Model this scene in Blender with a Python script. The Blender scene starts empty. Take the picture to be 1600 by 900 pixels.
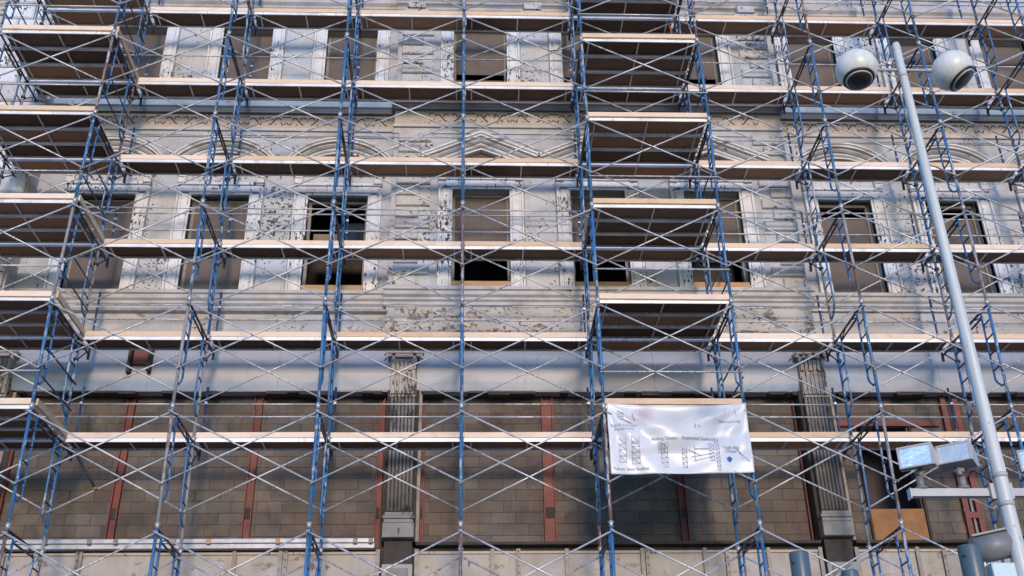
import bpy, bmesh, math, random
from mathutils import Vector, Matrix, Euler
random.seed(7)
S = bpy.context.scene
COL = S.collection
PI = math.pi

# ------------------------------------------------------------------ camera
cam_d = bpy.data.cameras.new('camera'); cam = bpy.data.objects.new('camera', cam_d); COL.objects.link(cam)
_r = Vector((0.9991471641, -0.0383975022, -0.0151847373))
_u = Vector((-0.0050810230, -0.4792881228, 0.8776429106))
_f = Vector((0.0409771598, 0.8768172713, 0.4790744672))
cam.matrix_world = Matrix(((_r.x, _u.x, -_f.x, 0.0), (_r.y, _u.y, -_f.y, -16.478), (_r.z, _u.z, -_f.z, 1.6), (0, 0, 0, 1)))
cam_d.sensor_width = 36.0; cam_d.lens = 36.0*1683.67/1600.0
cam_d.clip_start = 0.1; cam_d.clip_end = 2000
S.camera = cam

# ------------------------------------------------------------------ sky, sun, exposure
SUN_EL, SUN_AZ = math.radians(11.5), math.radians(175)    # low hazy sun behind the photographer
w = bpy.data.worlds.new('World'); S.world = w; w.use_nodes = True
nt = w.node_tree; bg = nt.nodes['Background']
sky = nt.nodes.new('ShaderNodeTexSky'); sky.sky_type = 'NISHITA'; sky.sun_disc = False
sky.sun_elevation = SUN_EL; sky.sun_rotation = SUN_AZ
sky.air_density = 1.0; sky.dust_density = .2; sky.ozone_density = 4.0
tint = nt.nodes.new('ShaderNodeMix'); tint.data_type = 'RGBA'; tint.blend_type = 'MULTIPLY'; tint.inputs[0].default_value = 1
tint.inputs[7].default_value = (.78, .96, 1.15, 1)           # deep blue clear sky opposite a low sun
nt.links.new(sky.outputs[0], tint.inputs[6]); nt.links.new(tint.outputs[2], bg.inputs['Color']); bg.inputs['Strength'].default_value = 0.15
sl = bpy.data.lights.new('sun', 'SUN'); sl.energy = 1.2; sl.angle = math.radians(11); sl.color = (1, .75, .56)
so = bpy.data.objects.new('sun', sl); COL.objects.link(so)
sd = Vector((math.sin(SUN_AZ)*math.cos(SUN_EL), math.cos(SUN_AZ)*math.cos(SUN_EL), math.sin(SUN_EL)))
so.rotation_euler = sd.to_track_quat('Z', 'Y').to_euler(); so.location = (0, 0, 60)
S.view_settings.view_transform = 'Standard'; S.view_settings.look = 'None'; S.view_settings.gamma = 1
S.view_settings.exposure = 1.08

# ------------------------------------------------------------------ materials
def newmat(name):
    m = bpy.data.materials.new(name); m.use_nodes = True
    return m, m.node_tree, m.node_tree.nodes['Principled BSDF']
def N(t, kind, **kw):
    n = t.nodes.new(kind)
    for k, v in kw.items(): setattr(n, k, v)
    return n
def mathn(t, op, a, b=None, c=None, clamp=False):
    n = t.nodes.new('ShaderNodeMath'); n.operation = op; n.use_clamp = clamp
    for i, v in enumerate((a, b, c)):
        if v is None: continue
        if isinstance(v, (int, float)): n.inputs[i].default_value = v
        else: t.links.new(v, n.inputs[i])
    return n.outputs[0]
def mix(t, fac, a, b, mode='MIX'):
    n = t.nodes.new('ShaderNodeMix'); n.data_type = 'RGBA'; n.blend_type = mode
    if isinstance(fac, (int, float)): n.inputs[0].default_value = fac
    else: t.links.new(fac, n.inputs[0])
    for i, v in ((6, a), (7, b)):
        if isinstance(v, tuple): n.inputs[i].default_value = (*v, 1)
        else: t.links.new(v, n.inputs[i])
    return n.outputs[2]
def pos(t, scale=(1, 1, 1), obj=False):
    if obj:
        g = t.nodes.new('ShaderNodeTexCoord').outputs['Object']
    else:
        g = t.nodes.new('ShaderNodeNewGeometry').outputs['Position']
    m = t.nodes.new('ShaderNodeMapping'); m.inputs['Scale'].default_value = scale
    t.links.new(g, m.inputs['Vector']); return m.outputs[0]
def noise(t, vec, scale, detail=3, rough=.6, dist=0.0):
    n = t.nodes.new('ShaderNodeTexNoise'); n.inputs['Scale'].default_value = scale
    n.inputs['Detail'].default_value = detail; n.inputs['Roughness'].default_value = rough
    n.inputs['Distortion'].default_value = dist
    t.links.new(vec, n.inputs['Vector']); return n.outputs['Fac']
def step(t, v, lo, hi):
    n = t.nodes.new('ShaderNodeMapRange'); n.inputs['From Min'].default_value = lo; n.inputs['From Max'].default_value = hi
    t.links.new(v, n.inputs['Value']); return n.outputs['Result']
def bump(t, b, h, dist=.01, strength=.6):
    n = t.nodes.new('ShaderNodeBump'); n.inputs['Distance'].default_value = dist; n.inputs['Strength'].default_value = strength
    t.links.new(h, n.inputs['Height']); t.links.new(n.outputs[0], b.inputs['Normal'])

def peeling(name, base, dirt, chip, amount=.62, scale=9.0, stretch=(1, 1, .55), rust=None, rough=.6, tint=None, rustth=.62):
    """paint coat with chips that have flaked off"""
    m, t, b = newmat(name)
    p = pos(t, stretch); p1 = pos(t)
    n1 = noise(t, p, scale, 2.5, .55, .3); n2 = noise(t, p1, .9, 2, .5); n3 = noise(t, p1, 2.6, 4, .6)
    v = mathn(t, 'ADD', n1, mathn(t, 'MULTIPLY', mathn(t, 'SUBTRACT', n2, .5), .55))
    mask = step(t, v, amount, amount+.025)
    bc = mix(t, step(t, n3, .35, .75), base, dirt)
    if tint: bc = mix(t, step(t, noise(t, p1, 1.1, 3, .5), .45, .7), bc, tint)  # blue-grey tints paint in the blue shade under decks; sheet's brown is its own
    streak = noise(t, pos(t, (9, 9, .7)), 1.6, 3, .6)
    bc = mix(t, mathn(t, 'MULTIPLY', step(t, streak, .5, .8), .45), bc, dirt)
    c = mix(t, mask, bc, chip)
    if rust:
        r1 = noise(t, pos(t, (1, 1, 1.6)), 3.2, 5, .65, .6)
        rm = step(t, r1, rustth, rustth+.04)
        c = mix(t, mathn(t, 'MULTIPLY', rm, .85), c, mix(t, step(t, noise(t, p1, 14, 2), .4, .6), rust, chip))
    t.links.new(c, b.inputs['Base Color']); b.inputs['Roughness'].default_value = rough
    bump(t, b, mathn(t, 'ADD', mathn(t, 'MULTIPLY', mask, -1.0), mathn(t, 'MULTIPLY', noise(t, p1, 30, 2), .3)), .006, .7)
    return m
def tube_paint(name, base, chip, chip2, amount=.6, metallic=0.0, rough=.42, scale=7):
    m, t, b = newmat(name)
    p = pos(t, (3, 3, 1)); n1 = noise(t, p, scale, 3, .6); n2 = noise(t, pos(t), .8, 1)
    v = mathn(t, 'ADD', n1, mathn(t, 'MULTIPLY', mathn(t, 'SUBTRACT', n2, .5), .6))
    c = mix(t, step(t, noise(t, pos(t), 1.7, 2), .35, .7), base, tuple(x*.72 for x in base))
    c = mix(t, step(t, v, amount, amount+.03), c, chip)
    c = mix(t, step(t, noise(t, p, scale*2.3, 2), .68, .71), c, chip2)
    t.links.new(c, b.inputs['Base Color']); b.inputs['Roughness'].default_value = rough; b.inputs['Metallic'].default_value = metallic
    bump(t, b, n1, .003, .4)
    return m
def wood(name, c1, c2, c3, along=(1.2, 20, 20), rand=.0, rough=.75, stain=.35, edge=None):
    m, t, b = newmat(name)
    oi = t.nodes.new('ShaderNodeObjectInfo')
    p = pos(t, along)
    g = noise(t, p, 1.6, 5, .65, .4); k = noise(t, pos(t), 2.2, 3, .6)
    c = mix(t, step(t, g, .3, .7), c1, c2)
    c = mix(t, mathn(t, 'MULTIPLY', step(t, k, .52, .75), stain), c, c3)
    if rand:
        if rand > .5: c = mix(t, mathn(t, 'MULTIPLY', step(t, oi.outputs['Random'], .72, .78), .8), c, (.30, .145, .06))
        h = t.nodes.new('ShaderNodeHueSaturation'); t.links.new(c, h.inputs['Color'])
        t.links.new(mathn(t, 'MULTIPLY_ADD', oi.outputs['Random'], rand, 1-rand/2), h.inputs['Value'])
        t.links.new(mathn(t, 'MULTIPLY_ADD', oi.outputs['Random'], -.35, 1.05 if rand < .5 else 1.2), h.inputs['Saturation'])
        c = h.outputs[0]
    t.links.new(c, b.inputs['Base Color']); b.inputs['Roughness'].default_value = rough
    bump(t, b, g, .003, .5)
    return m
def plain(name, col, rough=.5, metallic=0.0, var=.25, scale=6.0, bumpd=.002, spec=None):
    m, t, b = newmat(name)
    n1 = noise(t, pos(t), scale, 4, .6)
    c = mix(t, step(t, n1, .3, .75), col, tuple(x*(1-var) for x in col))
    t.links.new(c, b.inputs['Base Color']); b.inputs['Roughness'].default_value = rough; b.inputs['Metallic'].default_value = metallic
    if spec is not None: b.inputs['Specular IOR Level'].default_value = spec
    if bumpd: bump(t, b, noise(t, pos(t), scale*6, 2), bumpd, .5)
    return m

M = {}
M['stone'] = peeling('painted_wall', (.46, .45, .45), (.33, .315, .31), (.075, .062, .055), .685, 15, tint=(.40, .45, .52))
M['panel'] = peeling('flaking_panel_paint', (.53, .53, .53), (.38, .37, .365), (.06, .05, .048), .635, 15, (1, 1, .9), tint=(.43, .49, .58))
M['quoin'] = peeling('flaking_quoin_paint', (.52, .50, .48), (.38, .35, .33), (.07, .058, .05), .625, 15, (.7, 1, 1.5), tint=(.42, .47, .55))
M['trim'] = peeling('white_trim_paint', (.76, .76, .76), (.54, .52, .51), (.04, .034, .034), .635, 17, (1.3, 1, .55), tint=(.60, .67, .76))
M['mould'] = peeling('moulding_paint', (.54, .51, .49), (.34, .315, .30), (.07, .06, .055), .76, 12, tint=(.42, .45, .50))
M['pedi'] = peeling('pediment_paint', (.72, .71, .69), (.47, .445, .425), (.07, .06, .055), .72, 14)
M['cornice_blue'] = peeling('cornice_paint_blue_shade', (.27, .36, .45), (.19, .24, .31), (.06, .06, .06), .70, 12)  # blue of the deck's shadow is put into the cornice colour
M['cornice_dark'] = peeling('dark_grey_paint_and_shade', (.17, .18, .20), (.11, .115, .13), (.04, .04, .04), .86, 10)
M['cap_white'] = peeling('white_flashing', (.78, .80, .82), (.62, .62, .64), (.2, .2, .2), .9, 9)
M['tan_frieze'] = peeling('tan_frieze_paint', (.47, .395, .325), (.36, .295, .24), (.08, .055, .04), .69, 14)
M['groove'] = plain('bare_dark_groove', (.085, .060, .045), .9, 0, .3, 9)
M['lowfrieze'] = peeling('rust_stained_frieze', (.50, .46, .42), (.38, .34, .30), (.10, .075, .06), .68, 11, (1, 1, 1.3), rust=(.36, .15, .06), rustth=.60, tint=(.42, .44, .48))
M['lowfrieze2'] = peeling('flaked_frieze', (.50, .47, .43), (.40, .36, .32), (.12, .085, .07), .60, 12, (1, 1, 1.3), rust=(.17, .11, .075), rustth=.56)
def bandmat():
    m, t, b = newmat('smooth_painted_metal')
    n1 = noise(t, pos(t, (.12, 1, 2.6)), 1.5, 3, .55, .2); n2 = noise(t, pos(t, (6, 6, .35)), 1.3, 3, .6)
    c = mix(t, step(t, n1, .38, .66), (.39, .38, .385), (.21, .285, .40))  # second tone paints the blue shade stripe into the band as mottling
    c = mix(t, mathn(t, 'MULTIPLY', step(t, n2, .52, .78), .5), c, (.30, .28, .27))
    c = mix(t, step(t, noise(t, pos(t), 13, 3), .70, .73), c, (.16, .12, .10))
    t.links.new(c, b.inputs['Base Color']); b.inputs['Roughness'].default_value = .5; b.inputs['Metallic'].default_value = .08
    bump(t, b, noise(t, pos(t, (1, 1, .6)), 2.2, 2), .03, .5); return m
M['band'] = bandmat()
M['block'] = None
def blockmat():
    m, t, b = newmat('weathered_concrete_block')
    oi = t.nodes.new('ShaderNodeObjectInfo'); p = pos(t)
    c = mix(t, step(t, noise(t, p, 1.1, 4, .6), .35, .7), (.105, .084, .070), (.140, .116, .096))
    c = mix(t, mathn(t, 'MULTIPLY', step(t, noise(t, pos(t, (.5, 1, .9)), 1.3, 4, .6), .50, .68), .8), c, (.160, .112, .076))
    c = mix(t, mathn(t, 'MULTIPLY', step(t, noise(t, pos(t, (1, 1, 1.4)), .9, 5, .7, .5), .50, .60), .55), c, (.165, .148, .130))
    c = mix(t, mathn(t, 'MULTIPLY', step(t, noise(t, pos(t, (2.5, 2.5, .5)), 1.9, 4, .6), .54, .7), .6), c, (.085, .080, .085))
    c = mix(t, mathn(t, 'MULTIPLY', step(t, noise(t, p, 2.3, 4, .6), .55, .72), .6), c, (.062, .050, .044))
    h = t.nodes.new('ShaderNodeHueSaturation'); t.links.new(c, h.inputs['Color'])
    t.links.new(mathn(t, 'MULTIPLY_ADD', oi.outputs['Random'], .32, .86), h.inputs['Value'])
    t.links.new(h.outputs[0], b.inputs['Base Color']); b.inputs['Roughness'].default_value = .92
    bump(t, b, noise(t, p, 60, 3), .006, .8); return m
M['block'] = blockmat()
M['mortar'] = plain('mortar', (.128, .106, .090), .95, 0, .45, 3, .006)
M['redsteel'] = tube_paint('red_primer_steel', (.20, .045, .032), (.08, .04, .03), (.25, .20, .18), .60, 0, .6, 4)
M['iron'] = peeling('peeling_cast_iron_paint', (.40, .365, .335), (.24, .21, .19), (.05, .04, .035), .56, 14, (1.8, 1, .45), rust=(.20, .10, .05), rustth=.66)
M['iron2'] = peeling('grey_cast_iron_paint', (.235, .225, .21), (.14, .13, .118), (.05, .04, .035), .68, 12, (1.6, 1, .4))
M['irondark'] = plain('sooty_iron', (.055, .042, .036), .8, 0, .5, 7, .005)
M['sheet'] = peeling('aged_sheet_panel', (.37, .355, .345), (.27, .225, .18), (.14, .09, .06), .72, 6, (1, 1, .8), rust=(.26, .15, .08), rustth=.60, tint=(.40, .33, .25))
M['stud'] = plain('punched_metal_stud', (.26, .235, .21), .55, .3, .5, 8)
M['railmetal'] = plain('galvanised_rail', (.50, .50, .52), .45, .2, .4, 7)
M['board'] = plain('taupe_painted_board', (.150, .122, .108), .8, 0, .22, 2.2, .004)
M['board2'] = plain('beige_board', (.33, .26, .22), .8, 0, .25, 3, .004)
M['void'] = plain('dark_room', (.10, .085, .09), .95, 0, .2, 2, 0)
M['sash'] = plain('weathered_sash', (.34, .30, .25), .7, 0, .4, 9)
M['sillwood'] = wood('fresh_sill_wood', (.52, .33, .17), (.42, .25, .12), (.25, .14, .07))
M['orangeply'] = wood('orange_plywood', (.36, .175, .065), (.28, .125, .045), (.16, .08, .035), (3, 3, 5))
M['glass'] = plain('dark_window_glass', (.02, .025, .03), .12, 0, .1, 2, 0)
M['paint_blue'] = tube_paint('blue_scaffold_paint', (.045, .17, .37), (.40, .42, .46), (.12, .06, .05), .59)
M['paint_deep'] = tube_paint('deep_blue_scaffold_paint', (.022, .055, .16), (.26, .27, .30), (.08, .045, .04), .66)
M['paint_rust'] = tube_paint('worn_rusty_scaffold_paint', (.20, .135, .135), (.46, .45, .47), (.16, .055, .03), .56)
M['paint_grey'] = tube_paint('worn_grey_scaffold_paint', (.30, .31, .34), (.16, .12, .11), (.08, .16, .33), .60)
M['galv'] = tube_paint('galvanised_tube', (.62, .625, .65), (.34, .33, .33), (.22, .15, .11), .57, .35, .42, 5)
M['alu'] = tube_paint('aluminium_plank_rail', (.86, .86, .85), (.60, .58, .55), (.30, .28, .26), .66, .1, .4, 4)
M['ply'] = wood('brown_plank_plywood', (.215, .125, .075), (.130, .080, .052), (.062, .044, .034), (1.5, 9, 9), rand=1.1)
M['toe'] = wood('pine_toe_board', (.76, .56, .39), (.68, .47, .30), (.40, .29, .21), (1.3, 24, 24), rand=.26, stain=.45)
M['toeend'] = wood('pine_side_board', (.66, .46, .27), (.55, .36, .19), (.35, .20, .12), (24, 1.3, 24), rand=.2)
M['paint_shade'] = tube_paint('blue_paint_in_shade', (.012, .018, .045), (.12, .10, .10), (.07, .035, .03), .66)  # frame blue darkened: underside shade of headers and rungs put into the colour
M['pin'] = plain('bright_pin_metal', (.55, .54, .55), .4, .5, .2, 9)
def polemat():
    m, t, b = newmat('pale_grey_pole_paint')
    c = mix(t, step(t, noise(t, pos(t, (30, 30, .8)), 1.5, 4, .6), .35, .75), (.58, .62, .62), (.44, .46, .46))
    c = mix(t, step(t, noise(t, pos(t, (1, 1, .6)), 22, 3), .70, .73), c, (.24, .21, .19))
    t.links.new(c, b.inputs['Base Color']); b.inputs['Roughness'].default_value = .42
    bump(t, b, noise(t, pos(t), 60, 2), .001, .4); return m
M['pole'] = polemat()
M['armpaint'] = plain('grey_arm_paint', (.47, .47, .48), .45, 0, .2, 6)
def globemat():
    m, t, b = newmat('white_acrylic_globe')
    c = mix(t, step(t, noise(t, pos(t), 5, 3), .3, .75), (.74, .76, .72), (.62, .63, .59))
    c = mix(t, mathn(t, 'MULTIPLY', step(t, noise(t, pos(t, (14, 14, 2)), 1.5, 4, .6), .52, .75), .5), c, (.42, .37, .30))
    t.links.new(c, b.inputs['Base Color']); b.inputs['Roughness'].default_value = .38; return m
M['globe'] = globemat()
M['darkplastic'] = plain('black_louvre', (.025, .022, .03), .4, 0, .3, 10)
M['can'] = plain('slate_canister_paint', (.075, .12, .15), .38, 0, .2, 5)
M['drum'] = plain('grey_housing', (.22, .23, .24), .45, 0, .3, 6)
M['box'] = plain('pale_blue_box', (.55, .68, .74), .45, 0, .1, 5)
M['housing'] = plain('lilac_grey_housing', (.34, .33, .36), .5, 0, .35, 8)
M['concrete'] = plain('pavement_concrete', (.34, .325, .30), .9, 0, .3, 2, .004)
M['asphalt'] = plain('asphalt', (.05, .05, .052), .95, 0, .3, 3, .006)
M['roofing'] = plain('roofing_felt', (.12, .12, .12), .9, 0, .2, 2)
M['ink'] = plain('dark_blue_print', (.24, .26, .33), .7, 0, .1, 9, 0)
M['inkblue'] = plain('bright_blue_print', (.03, .12, .45), .7, 0, .2, 30, 0)
M['cable'] = plain('black_cable', (.02, .02, .025), .6, 0, .2, 9, 0)
M['tymp'] = plain('dark_tan_tympanum', (.15, .115, .09), .9, 0, .5, 7)  # dark tan, varied by noise
M['orangetube'] = plain('orange_tube', (.5, .18, .04), .6, 0, .4, 8, 0)
def glassmat():
    m, t, b = newmat('floodlight_glass')
    b.inputs['Base Color'].default_value = (.78, .84, .80, 1); b.inputs['Roughness'].default_value = .15
    b.inputs['Metallic'].default_value = .5
    bump(t, b, noise(t, pos(t), 9, 2), .03, .55); return m
M['floodglass'] = glassmat()
def bannermat():
    m, t, b = newmat('white_vinyl_banner')
    n1 = noise(t, pos(t), 2.0, 3, .6)
    c = mix(t, step(t, n1, .4, .75), (.66, .67, .69), (.54, .56, .60))
    # a faded reddish and grey smudge on the upper middle of the sheet
    tc = t.nodes.new('ShaderNodeTexCoord')
    def blob(cx, cz, r):
        vm = t.nodes.new('ShaderNodeVectorMath'); vm.operation = 'DISTANCE'
        t.links.new(tc.outputs['Object'], vm.inputs[0]); vm.inputs[1].default_value = (cx, 0, cz)
        return step(t, mathn(t, 'ADD', vm.outputs['Value'], mathn(t, 'MULTIPLY', mathn(t, 'SUBTRACT', noise(t, pos(t), 5, 2), .5), .25)), r, r*.15)
    c = mix(t, mathn(t, 'MULTIPLY', blob(.60, -.20, .24), .75), c, (.45, .31, .31))
    c = mix(t, mathn(t, 'MULTIPLY', blob(1.62, -.16, .44), .75), c, (.34, .36, .43))
    c = mix(t, mathn(t, 'MULTIPLY', blob(1.1, -.20, .45), .6), c, (.50, .45, .42))
    t.links.new(c, b.inputs['Base Color']); b.inputs['Roughness'].default_value = .33
    return m
M['banner'] = bannermat()

# ------------------------------------------------------------------ mesh helpers
class MB:
    def __init__(s): s.v = []; s.f = []; s.sm = []
    def box(s, x0, x1, y0, y1, z0, z1):
        o = len(s.v)
        s.v += [(x0,y0,z0),(x1,y0,z0),(x1,y1,z0),(x0,y1,z0),(x0,y0,z1),(x1,y0,z1),(x1,y1,z1),(x0,y1,z1)]
        s.f += [tuple(o+i for i in q) for q in ((0,3,2,1),(4,5,6,7),(0,1,5,4),(1,2,6,5),(2,3,7,6),(3,0,4,7))]
        s.sm += [False]*6; return s
    def bbox(s, x0, x1, y0, y1, z0, z1, c=.008):
        """box whose front (low y) edges are chamfered"""
        o = len(s.v)
        s.v += [(x0,y1,z0),(x1,y1,z0),(x1,y1,z1),(x0,y1,z1), (x0,y0+c,z0),(x1,y0+c,z0),(x1,y0+c,z1),(x0,y0+c,z1),
                (x0+c,y0,z0+c),(x1-c,y0,z0+c),(x1-c,y0,z1-c),(x0+c,y0,z1-c)]
        q = [(0,3,2,1),(8,9,10,11),(4,5,9,8),(5,6,10,9),(6,7,11,10),(7,4,8,11),(0,1,5,4),(1,2,6,5),(2,3,7,6),(3,0,4,7)]
        s.f += [tuple(o+i for i in f) for f in q]; s.sm += [False]*len(q); return s
    def tube(s, a, b, r, n=8, r2=None, caps=True):
        a = Vector(a); b = Vector(b); d = (b-a).normalized(); r2 = r if r2 is None else r2
        k = Vector((0, 0, 1)) if abs(d.z) < .9 else Vector((1, 0, 0))
        p = d.cross(k).normalized(); q = d.cross(p)
        o = len(s.v)
        for c, rr in ((a, r), (b, r2)):
            for i in range(n):
                t = 2*PI*i/n; v = c+p*(rr*math.cos(t))+q*(rr*math.sin(t)); s.v.append(tuple(v))
        for i in range(n):
            j = (i+1) % n; s.f.append((o+i, o+n+i, o+n+j, o+j)); s.sm.append(True)
        if caps:
            s.f.append(tuple(o+i for i in range(n))); s.f.append(tuple(o+n+i for i in reversed(range(n)))); s.sm += [False]*2
        return s
    def path(s, pts, r, n=7):
        pts = [Vector(p) for p in pts]; o = len(s.v)
        for i, c in enumerate(pts):
            d = (pts[min(i+1, len(pts)-1)]-pts[max(i-1, 0)]).normalized()
            k = Vector((0, 1, 0)) if abs(d.y) < .9 else Vector((1, 0, 0))
            p = d.cross(k).normalized(); q = d.cross(p)
            for j in range(n):
                t = 2*PI*j/n; s.v.append(tuple(c+p*(r*math.cos(t))+q*(r*math.sin(t))))
        for i in range(len(pts)-1):
            for j in range(n):
                a = o+i*n+j; b = o+i*n+(j+1) % n; s.f.append((a, a+n, b+n, b)); s.sm.append(True)
        s.f.append(tuple(o+i for i in range(n))); s.f.append(tuple(o+(len(pts)-1)*n+i for i in reversed(range(n)))); s.sm += [False]*2
        return s
    def prism(s, prof, x0, x1):
        """profile of (y, z) points extruded along x"""
        o = len(s.v); n = len(prof)
        for x in (x0, x1):
            for (y, z) in prof: s.v.append((x, y, z))
        for i in range(n):
            j = (i+1) % n; s.f.append((o+i, o+j, o+n+j, o+n+i)); s.sm.append(False)
        s.f.append(tuple(o+i for i in reversed(range(n)))); s.f.append(tuple(o+n+i for i in range(n))); s.sm += [False]*2
        return s
    def poly(s, pts, y0, y1):
        """outline of (x, z) points extruded along y"""
        o = len(s.v); n = len(pts)
        for y in (y0, y1):
            for (x, z) in pts: s.v.append((x, y, z))
        for i in range(n):
            j = (i+1) % n; s.f.append((o+i, o+n+i, o+n+j, o+j)); s.sm.append(False)
        s.f.append(tuple(o+i for i in range(n))); s.f.append(tuple(o+n+i for i in reversed(range(n)))); s.sm += [False]*2
        return s
    def lathe(s, prof, c=(0, 0, 0), n=28, smooth=True):
        o = len(s.v); k = len(prof)
        for (r, z) in prof:
            for i in range(n):
                t = 2*PI*i/n; s.v.append((c[0]+r*math.cos(t), c[1]+r*math.sin(t), c[2]+z))
        for a in range(k-1):
            for i in range(n):
                j = (i+1) % n; s.f.append((o+a*n+i, o+a*n+j, o+(a+1)*n+j, o+(a+1)*n+i)); s.sm.append(smooth)
        s.f.append(tuple(o+i for i in reversed(range(n)))); s.f.append(tuple(o+(k-1)*n+i for i in range(n))); s.sm += [False]*2
        return s
    def sweep(s, prof, path):
        """moulding: profile of (out, up) swept along an (x, z) path; out is towards -y from the path's y"""
        o = len(s.v); n = len(prof); m = len(path)
        for i, (x, z, y) in enumerate(path):
            a = Vector(path[max(i-1, 0)][:2]); b = Vector(path[min(i+1, m-1)][:2]); c = Vector((x, z))
            d1 = (c-a).normalized() if i > 0 else (b-c).normalized(); d2 = (b-c).normalized() if i < m-1 else d1
            nn = (Vector((-d1.y, d1.x))+Vector((-d2.y, d2.x))); L = nn.length; nn = nn/L; sc = 2/max(L, .6)
            for (ou, up) in prof: s.v.append((x+nn.x*up*sc, y-ou, z+nn.y*up*sc))
        for i in range(m-1):
            for j in range(n):
                k = (j+1) % n; s.f.append((o+i*n+j, o+(i+1)*n+j, o+(i+1)*n+k, o+i*n+k)); s.sm.append(False)
        s.f.append(tuple(o+i for i in range(n))); s.f.append(tuple(o+(m-1)*n+i for i in reversed(range(n)))); s.sm += [False]*2
        return s
    def mesh(s, name, m):
        me = bpy.data.meshes.new(name); me.from_pydata(s.v, [], s.f)
        me.polygons.foreach_set('use_smooth', s.sm)
        bm = bmesh.new(); bm.from_mesh(me); bmesh.ops.recalc_face_normals(bm, faces=bm.faces); bm.to_mesh(me); bm.free()
        me.materials.append(m); return me
def obj(name, data, parent=None, loc=None, rot=None):
    o = bpy.data.objects.new(name, data); COL.objects.link(o)
    if parent is not None: o.parent = parent
    if loc is not None: o.location = loc
    if rot is not None: o.rotation_euler = rot
    return o
def build(name, mb, m, parent=None, **kw): return obj(name, mb.mesh(name, m), parent, **kw)
def tag(o, label=None, cat=None, group=None, kind=None):
    if label: o['label'] = label
    if cat: o['category'] = cat
    if group: o['group'] = group
    if kind: o['kind'] = kind
    return o
def copy_tree(o, parent=None):
    c = o.copy(); COL.objects.link(c); c.parent = parent
    for ch in o.children: copy_tree(ch, c)
    return c

# ------------------------------------------------------------------ ground
tag(build('road', MB().box(-150, 150, -170, -9.0, -.3, -.12), M['asphalt']), kind='structure')
tag(build('sidewalk', MB().box(-150, 150, -9.0, 60, -.3, 0), M['concrete']), kind='structure')

# ------------------------------------------------------------------ the building
WY, PY, BY = 2.55, 2.35, 2.86           # wing face, centre pavilion face, block infill face
PX0, PX1 = -1.60, 6.86                  # pavilion
XL, XR = -14.0, 19.0
B = obj('building', None, loc=(0, 0, 0)); B.location = (0, WY, 0)
tag(B, 'pale painted nineteenth century facade with pediments, peeling paint and block infill behind scaffolding', 'building')
def bpart(name, mb, m, parent=None, **kw):
    """building part in world coordinates, attached to the building empty"""
    p = parent or B
    o = build(name, mb, m, p, **kw)
    if p is B: o.location = Vector((0, -WY, 0))
    return o
W3 = [(-12.70, -11.50), (-8.06, -6.90), (-5.76, -4.56), (-3.34, -2.10), (-.33, .86), (2.13, 3.28), (4.53, 5.70), (7.44, 8.58), (9.76, 10.90), (12.10, 13.25), (14.6, 15.8)]
W4 = [(-12.6, -11.4), (-7.95, -6.86), (-5.58, -4.47), (-3.23, -2.09), (-.34, .85), (2.10, 3.25), (4.50, 5.66), (7.36, 8.47), (9.76, 10.86), (11.95, 13.05), (14.5, 15.6)]
Z3, Z4 = (11.86, 14.22), (16.95, 18.70)
def face_y(x): return PY if PX0 < x < PX1 else WY
# walls: piers between the openings and full strips above and below, butted end to end
def strip(z0, z1, thick=.34):
    for (a, b) in ((XL, PX0), (PX0, PX1), (PX1, XR)):
        y = face_y((a+b)/2)
        bpart('wall', MB().box(a, b, y, WY+thick, z0, z1), M['stone'])
def row(wins, z0, z1, thick=.34):
    edges = [XL]
    for a, b in wins: edges += [a, b]
    edges.append(XR)
    for i in range(0, len(edges), 2):
        a, b = edges[i], edges[i+1]
        for c, d in ((XL, PX0), (PX0, PX1), (PX1, XR)):
            lo, hi = max(a, c), min(b, d)
            if hi-lo > .01: bpart('wall', MB().box(lo, hi, face_y((lo+hi)/2), WY+thick, z0, z1), M['stone'])
strip(11.45, Z3[0]); row(W3, *Z3); strip(Z3[1], Z4[0]); row(W4, *Z4); strip(Z4[1], 20.6)
strip(20.6, 27.5)
# mass of the building behind: side walls, roof, floors, back wall
bpart('side_wall', MB().box(XL-.3, XL, WY, 16, 0, 27.5), M['stone']); bpart('side_wall', MB().box(XR, XR+.3, WY, 16, 0, 27.5), M['stone'])
bpart('back_wall', MB().box(XL, XR, 16, 16.3, 0, 27.5), M['stone'])
bpart('roof', MB().box(XL-.3, XR+.3, WY-.1, 16.3, 27.5, 27.8), M['roofing'])
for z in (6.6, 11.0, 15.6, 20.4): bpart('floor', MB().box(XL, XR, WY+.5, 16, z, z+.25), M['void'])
bpart('partition', MB().box(XL, XR, 4.4, 4.6, 6.9, 27.4), M['void'])

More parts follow.
